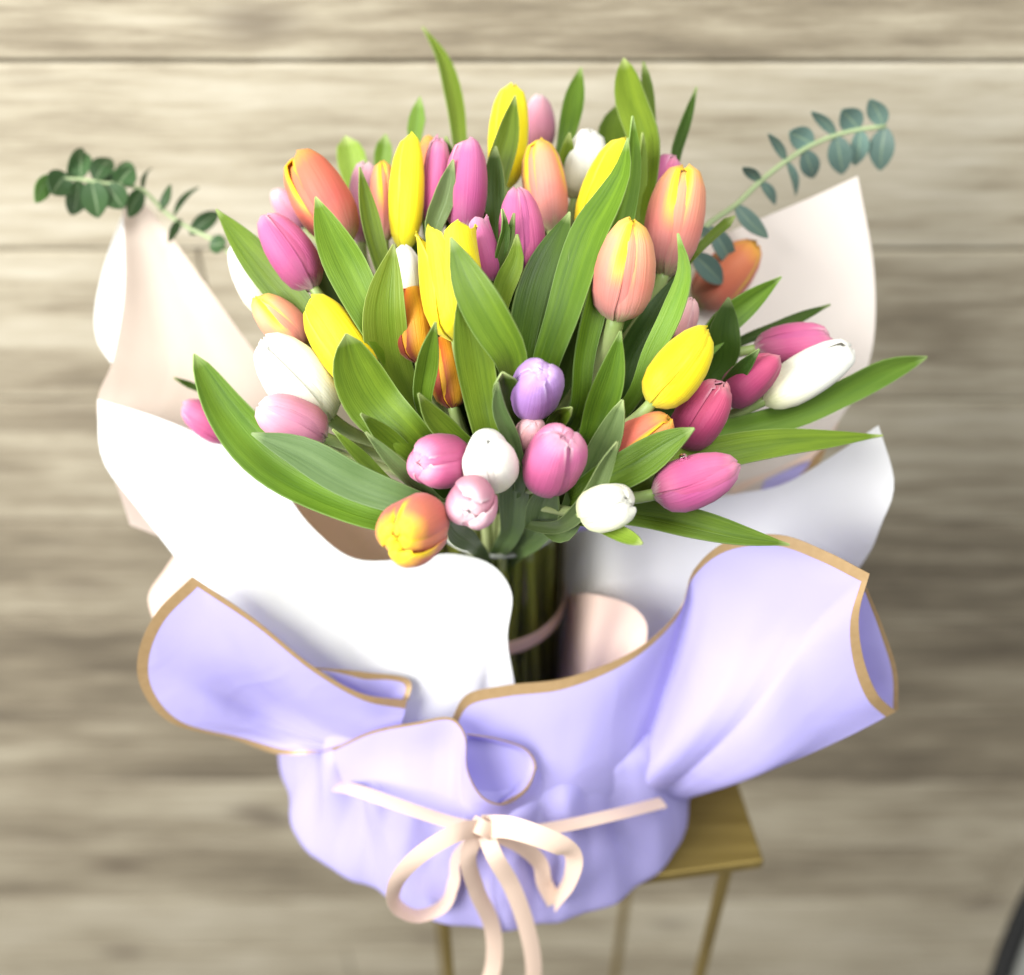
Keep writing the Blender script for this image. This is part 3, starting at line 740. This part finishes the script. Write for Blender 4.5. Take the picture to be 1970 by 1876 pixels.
# white sheet in front, left of the vase
wl = sheet('white_paper', [
  [(188,768,.800),(300,802,.800),(420,852,.797),(512,902,.792),(598,1012,.786),(680,1074,.780),(790,1074,.776),(870,1065,.776),(948,1088,.780),(984,1140,.786),(976,1225,.800),(990,1318,.822)],
  [(196,880,.806),(310,935,.806),(430,985,.804),(530,1045,.800),(610,1110,.796),(690,1160,.792),(780,1170,.790),(850,1165,.790),(915,1175,.794),(950,1205,.800),(955,1260,.812),(975,1325,.828)],
  [(270,985,.802),(370,1060,.796),(470,1120,.790),(560,1180,.796),(640,1230,.804),(700,1265,.814),(770,1275,.814),(835,1275,.814),(890,1275,.816),(925,1285,.820),(940,1310,.828),(965,1345,.836)],
  [(402,1150,.800),(480,1210,.800),(560,1275,.816),(620,1320,.828),(680,1360,.840),(725,1385,.842),(770,1400,.842),(820,1405,.842),(865,1400,.842),(900,1395,.844),(925,1385,.848),(950,1375,.852)],
  [(560,1300,.915),(600,1330,.915),(640,1360,.915),(690,1390,.915),(740,1410,.915),(780,1425,.915),(820,1435,.915),(860,1440,.915),(890,1440,.915),(915,1440,.915),(935,1435,.915),(955,1430,.915)]], WHT, 70, 34)
tag(wl, 'broad white paper sheet in front of the vase, wavy top edge left of its rim', 'paper', 'wrapping papers round the bouquet')
# white sheet right of the vase
wr = sheet('white_paper', [
  [(1050,1034,.912),(1170,1010,.842),(1270,985,.846),(1400,953,.844),(1500,934,.832),(1600,878,.812),(1690,818,.785)],
  [(1045,1070,.935),(1168,1070,.852),(1270,1060,.858),(1400,1030,.856),(1510,1000,.842),(1620,950,.818),(1720,925,.790)],
  [(1040,1160,.970),(1165,1165,.868),(1260,1165,.874),(1380,1130,.872),(1490,1090,.858),(1595,1045,.834),(1695,1010,.806)],
  [(1040,1290,1.010),(1150,1300,.896),(1230,1300,.902),(1330,1260,.902),(1430,1210,.890),(1540,1150,.868),(1650,1095,.840)],
  [(1040,1380,1.030),(1120,1400,.936),(1180,1400,.940),(1260,1370,.940),(1340,1330,.935),(1430,1290,.925),(1520,1240,.910)]], WHT, 54, 30)
tag(wr, 'white paper sheet right of the vase, rising to a pointed tip at right', 'paper', 'wrapping papers round the bouquet')
# small peach lobe beside the vase
pl_ = sheet('peach_paper', [
  [(1070,1150,.965),(1150,1145,.838),(1212,1164,.838),(1243,1198,.838),(1240,1262,.842)],
  [(1066,1210,.985),(1140,1205,.850),(1190,1215,.850),(1215,1235,.850),(1222,1280,.852)],
  [(1060,1324,1.010),(1120,1325,.880),(1150,1330,.880),(1175,1330,.880),(1190,1330,.880)]], PCH, 30, 16)
tag(pl_, 'small rounded pink-peach paper lobe right beside the glass vase', 'paper', 'wrapping papers round the bouquet')
# back right sheet
br = sheet('white_paper', [
  [(1336,476,.838),(1450,426,.845),(1560,380,.852),(1650,339,.856)],
  [(1338,620,.836),(1450,590,.850),(1575,560,.860),(1682,528,.858)],
  [(1335,760,.850),(1440,745,.862),(1560,730,.866),(1674,690,.856)],
  [(1320,900,.880),(1410,890,.885),(1510,870,.882),(1612,812,.866)],
  [(1280,1050,.935),(1340,1040,.935),(1400,1020,.932),(1470,980,.925)]], CRM, 40, 34)
tag(br, 'tall pale paper sheet standing behind the bouquet at right, pointed at the top', 'paper', 'wrapping papers round the bouquet')
# back left sheet and its turned edge
bl = sheet('peach_paper', [
  [(236,398,.880),(256,388,.884),(274,390,.886),(292,404,.886)],
  [(240,550,.862),(285,540,.874),(335,530,.880),(396,548,.878)],
  [(218,690,.836),(310,690,.852),(400,688,.860),(496,686,.862)],
  [(186,792,.812),(320,812,.832),(460,850,.850),(600,812,.862)],
  [(250,1010,.846),(360,1050,.860),(480,1080,.880),(610,1060,.900)]], PSH, 36, 34)
tag(bl, 'tall cream paper sheet behind the bouquet at left, its tip under the eucalyptus', 'paper', 'wrapping papers round the bouquet')
be = sheet('white_paper', [
  [(244,394,.884),(204,500,.890),(183,600,.890),(188,655,.882),(224,712,.862)],
  [(246,396,.886),(224,505,.892),(213,600,.888),(212,650,.878),(228,700,.862)],
  [(248,398,.882),(244,505,.876),(242,590,.866),(236,645,.858),(232,695,.850)]], WHT, 34, 12)
tag(be, 'narrow white turned paper edge along the left side of the cream sheet', 'paper', 'wrapping papers round the bouquet')
# brown-pink inner sheet under the front left leaves
ip = sheet('peach_paper', [
  [(500,884,.812),(560,868,.826),(640,900,.838),(700,950,.846),(760,1000,.850)],
  [(540,960,.814),(600,960,.828),(660,980,.840),(720,1010,.848),(765,1040,.852)],
  [(600,1040,.816),(650,1060,.828),(700,1080,.838),(740,1090,.846),(775,1095,.852)],
  [(660,1120,.830),(700,1130,.838),(730,1140,.846),(760,1140,.852),(790,1140,.856)]], PIN, 30, 20)
tag(ip, 'shaded peach paper inside the wrap below the long left leaves', 'paper', 'wrapping papers round the bouquet')
# small cream sheet at left edge
pe = sheet('peach_paper', [
  [(356,1040,.862),(318,1095,.866),(286,1148,.868),(298,1200,.868)],
  [(400,1080,.860),(370,1120,.864),(345,1170,.866),(340,1230,.866)],
  [(470,1150,.862),(450,1200,.866),(430,1250,.868),(410,1290,.868)]], PCH, 24, 14)
tag(pe, 'pale pink paper corner showing behind the left lavender flap', 'paper', 'wrapping papers round the bouquet')
# far right inner pieces seen between the two white sheets
fr = sheet('lavender_paper', [
  [(1590,862,.884),(1578,888,.884),(1555,915,.884)],
  [(1545,875,.890),(1530,905,.890),(1510,930,.890)],
  [(1480,905,.896),(1465,940,.896),(1450,965,.896)]], LAV, 16, 12, trim=.009)
tag(fr, 'small gold-edged lavender paper corner between the two white sheets at right', 'paper', 'wrapping papers round the bouquet')
fi = sheet('peach_paper', [
  [(1618,800,.872),(1600,840,.876),(1560,885,.882)],
  [(1560,800,.880),(1530,850,.884),(1500,905,.890)],
  [(1440,830,.892),(1420,890,.896),(1400,960,.900)]], PCH, 16, 12)
tag(fi, 'tan shaded paper behind the long leaf at the right', 'paper', 'wrapping papers round the bouquet')

# lavender outer wrap
wrap = empty('wrapping_paper', rel(BC[0], BC[1], ZT))
tag(wrap, 'lavender wrapping paper with gold edges gathered round the vase on the table', 'wrapping paper', 'wrapping papers round the bouquet')
prof = [(0.0,.0035),(.10,.0035),(.160,.0035),(.180,.010),(.184,.030),(.178,.075),(.171,.112),(.166,.124),(.155,.130),(.140,.132)]
kp = knots(np.array([(r, z, 0) for r, z in prof]))
pp = hermite(np.array(prof), kp, np.linspace(0, 1, 44))
seg = 320; vs_ = []; uv = []
for i, (r, z) in enumerate(pp):
    for j in range(seg):
        a = 2*math.pi*j/seg
        h = min(max(z/.12, 0), 1)
        tri = lambda x: 2/math.pi*math.asin(math.sin(x))
        f = .0040*tri(9*a+.6+6*z)+.0030*tri(17*a+40*z)+.0024*tri(29*a+1.3-18*z)
        cr = -.010*math.exp(-((((a-4.15+.9*(z-.08)) )/.10)**2)) - .008*math.exp(-(((a-4.95-.6*(z-.08))/.07)**2)) - .009*math.exp(-(((a-3.75-1.2*(z-.10))/.09)**2))- .008*math.exp(-(((a-5.35+.4*z)/.08)**2))
        rr = r + .017*math.exp(-((a-4.80)/.48)**2)*min(1, r/.15)*(1-h) + .022*math.exp(-((a-5.42)/.30)**2)*min(1, r/.15)*(1-h)**1.8 + .017*math.exp(-((a-3.86)/.26)**2)*min(1, r/.15)*(1-h)**1.8 - .010*math.exp(-((a-3.65)/.40)**2)*math.sin(math.pi*h) + (f*(.25+h) + cr*(.3+h))*min(1, r/.15)
        vs_.append((BC[0]+rr*math.cos(a), BC[1]+rr*math.sin(a), H+ZT+max(z, .003)+ (0.004*math.sin(5*a) if i > 42 else 0))); uv.append((j/seg, i/43))
fs = [(i*seg+j, i*seg+(j+1) % seg, (i+1)*seg+(j+1) % seg, (i+1)*seg+j) for i in range(43) for j in range(seg)]
keep(make_obj('gathered_base', vs_, fs, LAV, None, uv, True, .0004), wrap)
TR = .0080
c165 = ('c', .168)
# right flap
sheet('flap', [
  [(868,1386,.792),(896,1338,.797),(970,1319,.799),(1090,1304,.800),(1230,1246,.797),(1310,1168,.790),(1334,1098,.778),(1398,1042,.760),(1500,1029,.742),(1588,1060,.728),(1673,1104,.716),(1653,1180,.728),(1660,1262,.744),(1688,1335,.760),(1723,1369,.776)],
  [(880,1440,.800),(915,1430,.802),(985,1415,.803),(1080,1400,.806),(1180,1365,.814),(1252,1330,.828),(1292,1298,.836),(1345,1262,.800),(1420,1230,.776),(1490,1215,.764),(1555,1215,.754),(1550,1265,.758),(1562,1330,.768),(1590,1390,.782),(1620,1422,.796)],
  [(895,1500,.812),(930,1500,.812),(990,1495,.810),(1065,1490,.812),(1140,1470,.820),(1205,1455,.836),(1240,1440,.852),(1290,1420,.820),(1340,1400,.800),(1385,1390,.792),(1425,1390,.788),(1425,1420,.790),(1440,1455,.796),(1460,1485,.806),(1490,1478,.814)],
  [(905,1585,('c',.169)),(950,1592,('c',.169)),(1000,1596,('c',.169)),(1055,1592,('c',.169)),(1105,1582,('c',.169)),(1150,1574,('c',.168)),(1180,1568,('c',.167)),(1205,1562,('c',.169)),(1222,1558,('c',.171)),(1235,1556,('c',.172)),(1248,1554,('c',.172)),(1256,1553,('c',.172)),(1262,1552,('c',.172)),(1270,1551,('c',.171)),(1280,1549,('c',.170))]], LAV, 110, 44, trim=TR, corners=(10,), parent=wrap)
# layer behind the right flap
sheet('back_flap', [
  [(1668,1130,.738),(1700,1210,.762),(1726,1295,.784),(1728,1366,.794)],
  [(1640,1180,.752),(1660,1250,.772),(1676,1320,.792),(1680,1375,.802)],
  [(1560,1260,.782),(1570,1320,.798),(1580,1370,.810),(1590,1410,.816)]], LAV, 26, 14, trim=.0035, parent=wrap)
# left flap, a rolled funnel
sheet('flap', [
  [(783,1347,.806),(700,1336,.798),(602,1282,.784),(484,1187,.768),(370,1110,.757),(300,1180,.764),(266,1258,.776),(272,1324,.794),(325,1388,.815),(450,1422,.840),(532,1450,.850),(600,1449,.846),(652,1434,.838)],
  [(778,1372,.812),(712,1372,.812),(632,1345,.808),(540,1300,.800),(455,1262,.788),(405,1275,.792),(385,1312,.800),(395,1352,.810),(430,1388,.826),(505,1420,.848),(560,1440,.850),(605,1444,.846),(650,1436,.840)],
  [(772,1392,.818),(720,1402,.822),(670,1400,.830),(610,1382,.838),(562,1365,.838),(534,1365,.838),(522,1378,.840),(525,1394,.842),(545,1412,.848),(580,1432,.850),(600,1442,.848),(620,1444,.846),(648,1438,.842)],
  [(768,1408,.826),(735,1420,.832),(705,1428,.840),(680,1432,.848),(662,1435,.852),(652,1437,.853),(648,1439,.852),(646,1440,.850),(645,1441,.850),(644,1442,.850),(644,1442,.849),(645,1442,.848),(648,1440,.845)]], LAV, 90, 36, trim=TR, corners=(4,), parent=wrap)
# the layer behind the left flap's inner edge
sheet('back_flap', [
  [(598,1283,.792),(700,1293,.806),(790,1311,.814),(786,1346,.814)],
  [(640,1300,.798),(700,1315,.808),(760,1330,.816),(775,1350,.816)],
  [(660,1330,.808),(710,1350,.816),(745,1360,.820),(768,1364,.820)]], LAV, 30, 12, trim=.0050, parent=wrap)
# front centre flap, its edge curling forward into a loop
sheet('front_flap', [
  [(640,1440,.822),(718,1406,.804),(800,1390,.792),(870,1382,.783),(894,1412,.780),(899,1480,.780),(930,1534,.786),(968,1546,.790),(1012,1518,.796),(1031,1474,.800)],
  [(650,1480,.828),(725,1465,.814),(798,1455,.804),(860,1450,.798),(882,1470,.796),(892,1515,.796),(925,1558,.800),(968,1566,.803),(1022,1545,.808),(1045,1505,.812)],
  [(670,1530,('c',.170)),(740,1548,('c',.171)),(800,1562,('c',.171)),(850,1575,('c',.171)),(880,1582,('c',.171)),(900,1587,('c',.171)),(930,1592,('c',.171)),(970,1596,('c',.171)),(1030,1596,('c',.171)),(1075,1592,('c',.171))]], LAV, 80, 26, trim=.0022, parent=wrap)
sheet('curled_edge', [
  [(898,1412,.782),(958,1421,.790),(1014,1442,.800),(1031,1474,.803),(1012,1518,.798),(966,1546,.792)],
  [(905,1422,.806),(945,1438,.812),(985,1460,.818),(998,1482,.818),(988,1515,.812),(962,1544,.800)],
  [(912,1440,.822),(935,1460,.828),(955,1482,.830),(962,1500,.830),(962,1522,.826),(958,1542,.812)]], LAV, 44, 16, trim=.0022, parent=wrap)

# ------------------------------------------------------------------ ribbons
def strip(name, pts, width, roll0=0, roll1=None, parent=None, n=40, mat=None):
    c = [P(p[0], p[1], cyl(p[0], p[1], p[2][1]) if isinstance(p[2], tuple) else p[2]) for p in pts]
    ctr = smooth_path(c, n); T = np.gradient(ctr, axis=0); T /= np.linalg.norm(T, axis=1)[:, None]
    vs_, uv = [], []
    if roll1 is None: roll1 = roll0
    for i in range(n):
        t = i/(n-1)
        view = unit(CAM-ctr[i]); side = unit(np.cross(T[i], view)); nrm = np.cross(side, T[i])
        a = math.radians(roll0*(1-t)+roll1*t)
        sd = side*math.cos(a)+nrm*math.sin(a); nm = np.cross(sd, T[i])
        for j in range(5):
            s = -1+j/2
            vs_.append(ctr[i]+sd*s*width/2+nm*.0006*(1-s*s)); uv.append(((s+1)/2, t))
    o = make_obj(name, vs_, grid_faces(n, 5), mat or RIB, None, uv, True, .0004)
    if parent is not None: keep(o, parent)
    return o
def cc(r): return ('c', r)
rb = empty('ribbon_bow', P(950, 1600, cyl(950, 1600, .175)))
tag(rb, 'cream-peach ribbon tied in a loose bow round the front of the lavender wrap', 'ribbon')
strip('band', [(640,1511,cc(.166)),(690,1522,cc(.178)),(770,1550,cc(.180)),(860,1580,cc(.180)),(930,1596,cc(.181)),(1010,1600,cc(.181)),(1090,1588,cc(.182)),(1180,1568,cc(.186)),(1276,1544,cc(.190))], .0095, 30, 30, rb)
strip('loop', [(935,1594,cc(.186)),(880,1602,cc(.200)),(812,1642,cc(.212)),(762,1700,cc(.216)),(766,1745,cc(.214)),(808,1762,cc(.206)),(852,1744,cc(.196)),(872,1700,cc(.188)),(880,1650,cc(.186)),(915,1606,cc(.184))], .0128, 22, 58, rb, 70)
strip('loop', [(928,1590,cc(.186)),(980,1592,cc(.196)),(1040,1610,cc(.205)),(1084,1630,cc(.210)),(1102,1652,cc(.208)),(1094,1695,cc(.204)),(1068,1736,cc(.198))], .0150, -8, -58, rb, 60)
strip('loop', [(1068,1738,cc(.197)),(1048,1700,cc(.190)),(1038,1660,cc(.187)),(1000,1626,cc(.185)),(945,1600,cc(.184))], .0118, 10, 30, rb, 40)
strip('tail', [(925,1598,cc(.187)),(902,1640,cc(.196)),(916,1710,cc(.199)),(946,1780,cc(.202)),(950,1850,cc(.208)),(925,1940,cc(.214))], .0122, 28, -8, rb)
strip('tail', [(932,1598,cc(.188)),(948,1640,cc(.200)),(985,1706,cc(.203)),(1012,1780,cc(.207)),(1026,1850,cc(.212)),(1024,1940,cc(.216))], .0122, -22, 20, rb)
strip('knot', [(908,1582,cc(.187)),(922,1590,cc(.192)),(944,1600,cc(.192)),(958,1610,cc(.187))], .0105, 0, 0, rb, 12)
# ribbon round the vase
vr = []
for j in range(65):
    a = 2*math.pi*j/64
    vr.append((AXIS[0]+.0520*math.cos(a), AXIS[1]+.0520*math.sin(a), H-.690+.006*math.cos(a)))
vs_, fs = [], []
for j in range(65):
    for q, zz_ in enumerate((-.0075, -.0025, .0025, .0075)):
        rr = .0 if q in (0, 3) else .0006
        vs_.append((vr[j][0]+rr*math.cos(2*math.pi*j/64), vr[j][1]+rr*math.sin(2*math.pi*j/64), vr[j][2]+zz_))
o = make_obj('vase_ribbon', vs_, grid_faces(65, 4), PIN, None, None, True, .0005)
tag(o, 'peach ribbon band tied round the glass vase below the rim', 'ribbon')

# ------------------------------------------------------------------ eucalyptus
def euc_mat(name, c1, c2):
    nt = NT(name); uv, u, v = uvsplit(nt); rnd = nt.rand()
    cl = nt.noise(nt.mapping(uv, (4, 4, 1)), 1.0, 4)
    c = nt.mix(cl, (*c1, 1), (*c2, 1))
    s = nt.math('ABSOLUTE', nt.math('MULTIPLY_ADD', u, 2.0, -1.0))
    mid = nt.math('SUBTRACT', 1.0, nt.math('MULTIPLY', s, 9.0), clamp=True)
    c = nt.mix(nt.math('MULTIPLY', mid, 0.6), c, (.34, .44, .26, 1))
    hsv = nt.n('ShaderNodeHueSaturation'); nt.l(c, hsv.inputs['Color']); nt.l(nt.math('MULTIPLY_ADD', rnd, 0.5, 0.75), hsv.inputs['Value'])
    return nt.surf(hsv.outputs[0], 0.5, 0.35, 0.18)
EU1 = euc_mat('eucalyptus_green', (.034,.082,.028), (.062,.125,.045))
EU2 = euc_mat('eucalyptus_grey', (.095,.170,.140), (.165,.250,.215))
EU3 = euc_mat('eucalyptus_young', (.12,.26,.06), (.19,.36,.10))
ESTEM = plain('eucalyptus_stem', (.34, .42, .22), 0.5)
def sprig(label, stem, leaves, sr, big=1.3, ln=1.08):
    pts = [P(*p) for p in stem]
    root = empty('eucalyptus_sprig', pts[-1]); tag(root, label, 'eucalyptus', 'eucalyptus sprigs')
    path = smooth_path(pts, 40)
    keep(tube('stem', path, np.linspace(sr*.6, sr, 40), ESTEM, None, 8), root)
    for q, (b, t, W, m, roll) in enumerate(leaves):
        # each leaf grows from the nearest point of its stem
        bb = np.array(b, float)
        pix = np.array([[CX+FP*((p-CAM)@RGT)/((p-CAM)@FWD), CY-FP*((p-CAM)@UPV)/((p-CAM)@FWD)] for p in path])
        i = int(np.argmin(np.linalg.norm(pix-bb, axis=1))); d0 = (path[i]-CAM)@FWD
        B = P(b[0], b[1], d0); Tp = P(t[0], t[1], d0 + (.014 if q % 2 else -.012))
        B = path[i]*.6+B*.4; Tp = B+(Tp-B)*ln
        axis_ = Tp-B; L = np.linalg.norm(axis_); axis_ /= L
        view = unit(CAM-B); side = unit(np.cross(axis_, view)); nrm = np.cross(side, axis_)
        a = math.radians(roll); sd = side*math.cos(a)+nrm*math.sin(a); nm = np.cross(sd, axis_)
        hw = W*big*d0/FP/2; vs_, uv = [], []
        for r in range(13):
            s_ = r/12
            wv = max(math.sin(math.pi*min(1, s_**.85*.97+.015)), .02)**.75*hw
            for c in range(7):
                x = -1+c/3
                vs_.append(B+axis_*L*s_+sd*x*wv+nm*(.25*wv*abs(x)+.10*L*math.sin(math.pi*s_)*(1 if q % 2 else -1))); uv.append(((x+1)/2, s_))
        keep(make_obj('leaf', vs_, grid_faces(13, 7), m, None, uv, True, .0005), root)
def z4(x, y): return (33.8+.2747*x, 257+.2747*y)
def z3(x, y): return (1251.5+.2747*x, 169+.2747*y)
sprig('round-leaved dark green eucalyptus sprig reaching out at the upper left',
  [(80,348,.850),(144,344,.852),(204,353,.856),(243,356,.860),(281,369,.866),(308,400,.870),(358,436,.872),(418,466,.868),(470,520,.850),(560,640,.830),(760,860,.840)],
  [(z4(215,250),z4(135,465),30,EU3,30),(z4(370,310),z4(445,125),34,EU1,-25),(z4(340,230),z4(250,410),44,EU1,10),(z4(400,325),z4(385,548),40,EU1,25),
   (z4(500,320),z4(560,565),44,EU1,-10),(z4(730,225),z4(530,265),34,EU1,25),(z4(640,370),z4(730,510),42,EU1,0),(z4(820,380),z4(740,220),34,EU1,10),
   (z4(865,385),z4(785,565),30,EU1,25),(z4(870,390),z4(935,255),12,EU1,60),(z4(960,550),z4(1065,375),18,EU1,40),(z4(1120,560),z4(1255,395),14,EU1,50),
   (z4(1150,560),z4(1065,745),18,EU1,40),(z4(1180,755),z4(1390,565),28,EU1,10),(z4(1310,850),z4(1450,760),30,EU1,20),
   (z4(450,315),z4(455,150),36,EU1,15),(z4(690,360),z4(800,250),36,EU1,-15),(z4(560,330),z4(640,190),36,EU1,20)], .0022, 1.2, 1.1)
sprig('grey-green eucalyptus sprig with paired leaves reaching out at the upper right',
  [(1704,243,.842),(1655,249,.842),(1609,260,.840),(1562,279,.836),(1521,304,.832),(1471,342,.824),(1441,370,.818),(1419,392,.812),(1389,413,.806),(1361,433,.800),(1322,490,.790),(1220,640,.790),(1080,860,.830)],
  [(z3(1610,255),z3(1545,95),30,EU2,20),(z3(1640,280),z3(1610,555),38,EU2,-10),(z3(1450,280),z3(1350,165),36,EU2,0),(z3(1460,290),z3(1432,525),30,EU2,25),
   (z3(1280,330),z3(1140,180),20,EU2,35),(z3(1300,340),z3(1340,585),36,EU2,5),(z3(1120,400),z3(985,315),34,EU2,0),(z3(1070,440),z3(1135,615),30,EU2,10),
   (z3(950,490),z3(835,335),18,EU2,40),(z3(970,510),z3(1012,735),16,EU2,45),(z3(775,640),z3(655,565),18,EU2,30),(z3(770,650),z3(865,805),18,EU2,35),
   (z3(590,825),z3(803,1033),26,EU2,20),(z3(430,1010),z3(565,1235),30,EU2,15),(z3(330,930),z3(365,1040),26,EU2,10),(z3(320,1190),z3(485,1355),34,EU2,10)], .0027)

# ------------------------------------------------------------------ dark object at the lower right corner
bagm = plain('grey_cloth', (.20, .20, .18), 0.8, 0.2); blk = plain('black_trim', (.012, .012, .012), 0.6, 0.2)
bag = empty('bag', P(2060, 1850, 1.40)); tag(bag, 'grey bag with a black edge cut off by the bottom right corner', 'bag')
pa = [P(1900,1960,1.42), P(1946,1815,1.40), P(2000,1705,1.38), P(2100,1600,1.38)]
keep(tube('black_edge', smooth_path(pa, 24), .0125, blk, None, 10), bag)
g0 = smooth_path(pa, 24); back = np.array([.16, .02, -.10])
vs_ = []; 
for r in range(10):
    for p in g0: vs_.append(p+back*(r/9)+np.array([0, -.035*math.sin(math.pi*r/9), .0]))
keep(make_obj('side_panel', vs_, grid_faces(10, 24), bagm, None, None, True, .004), bag)
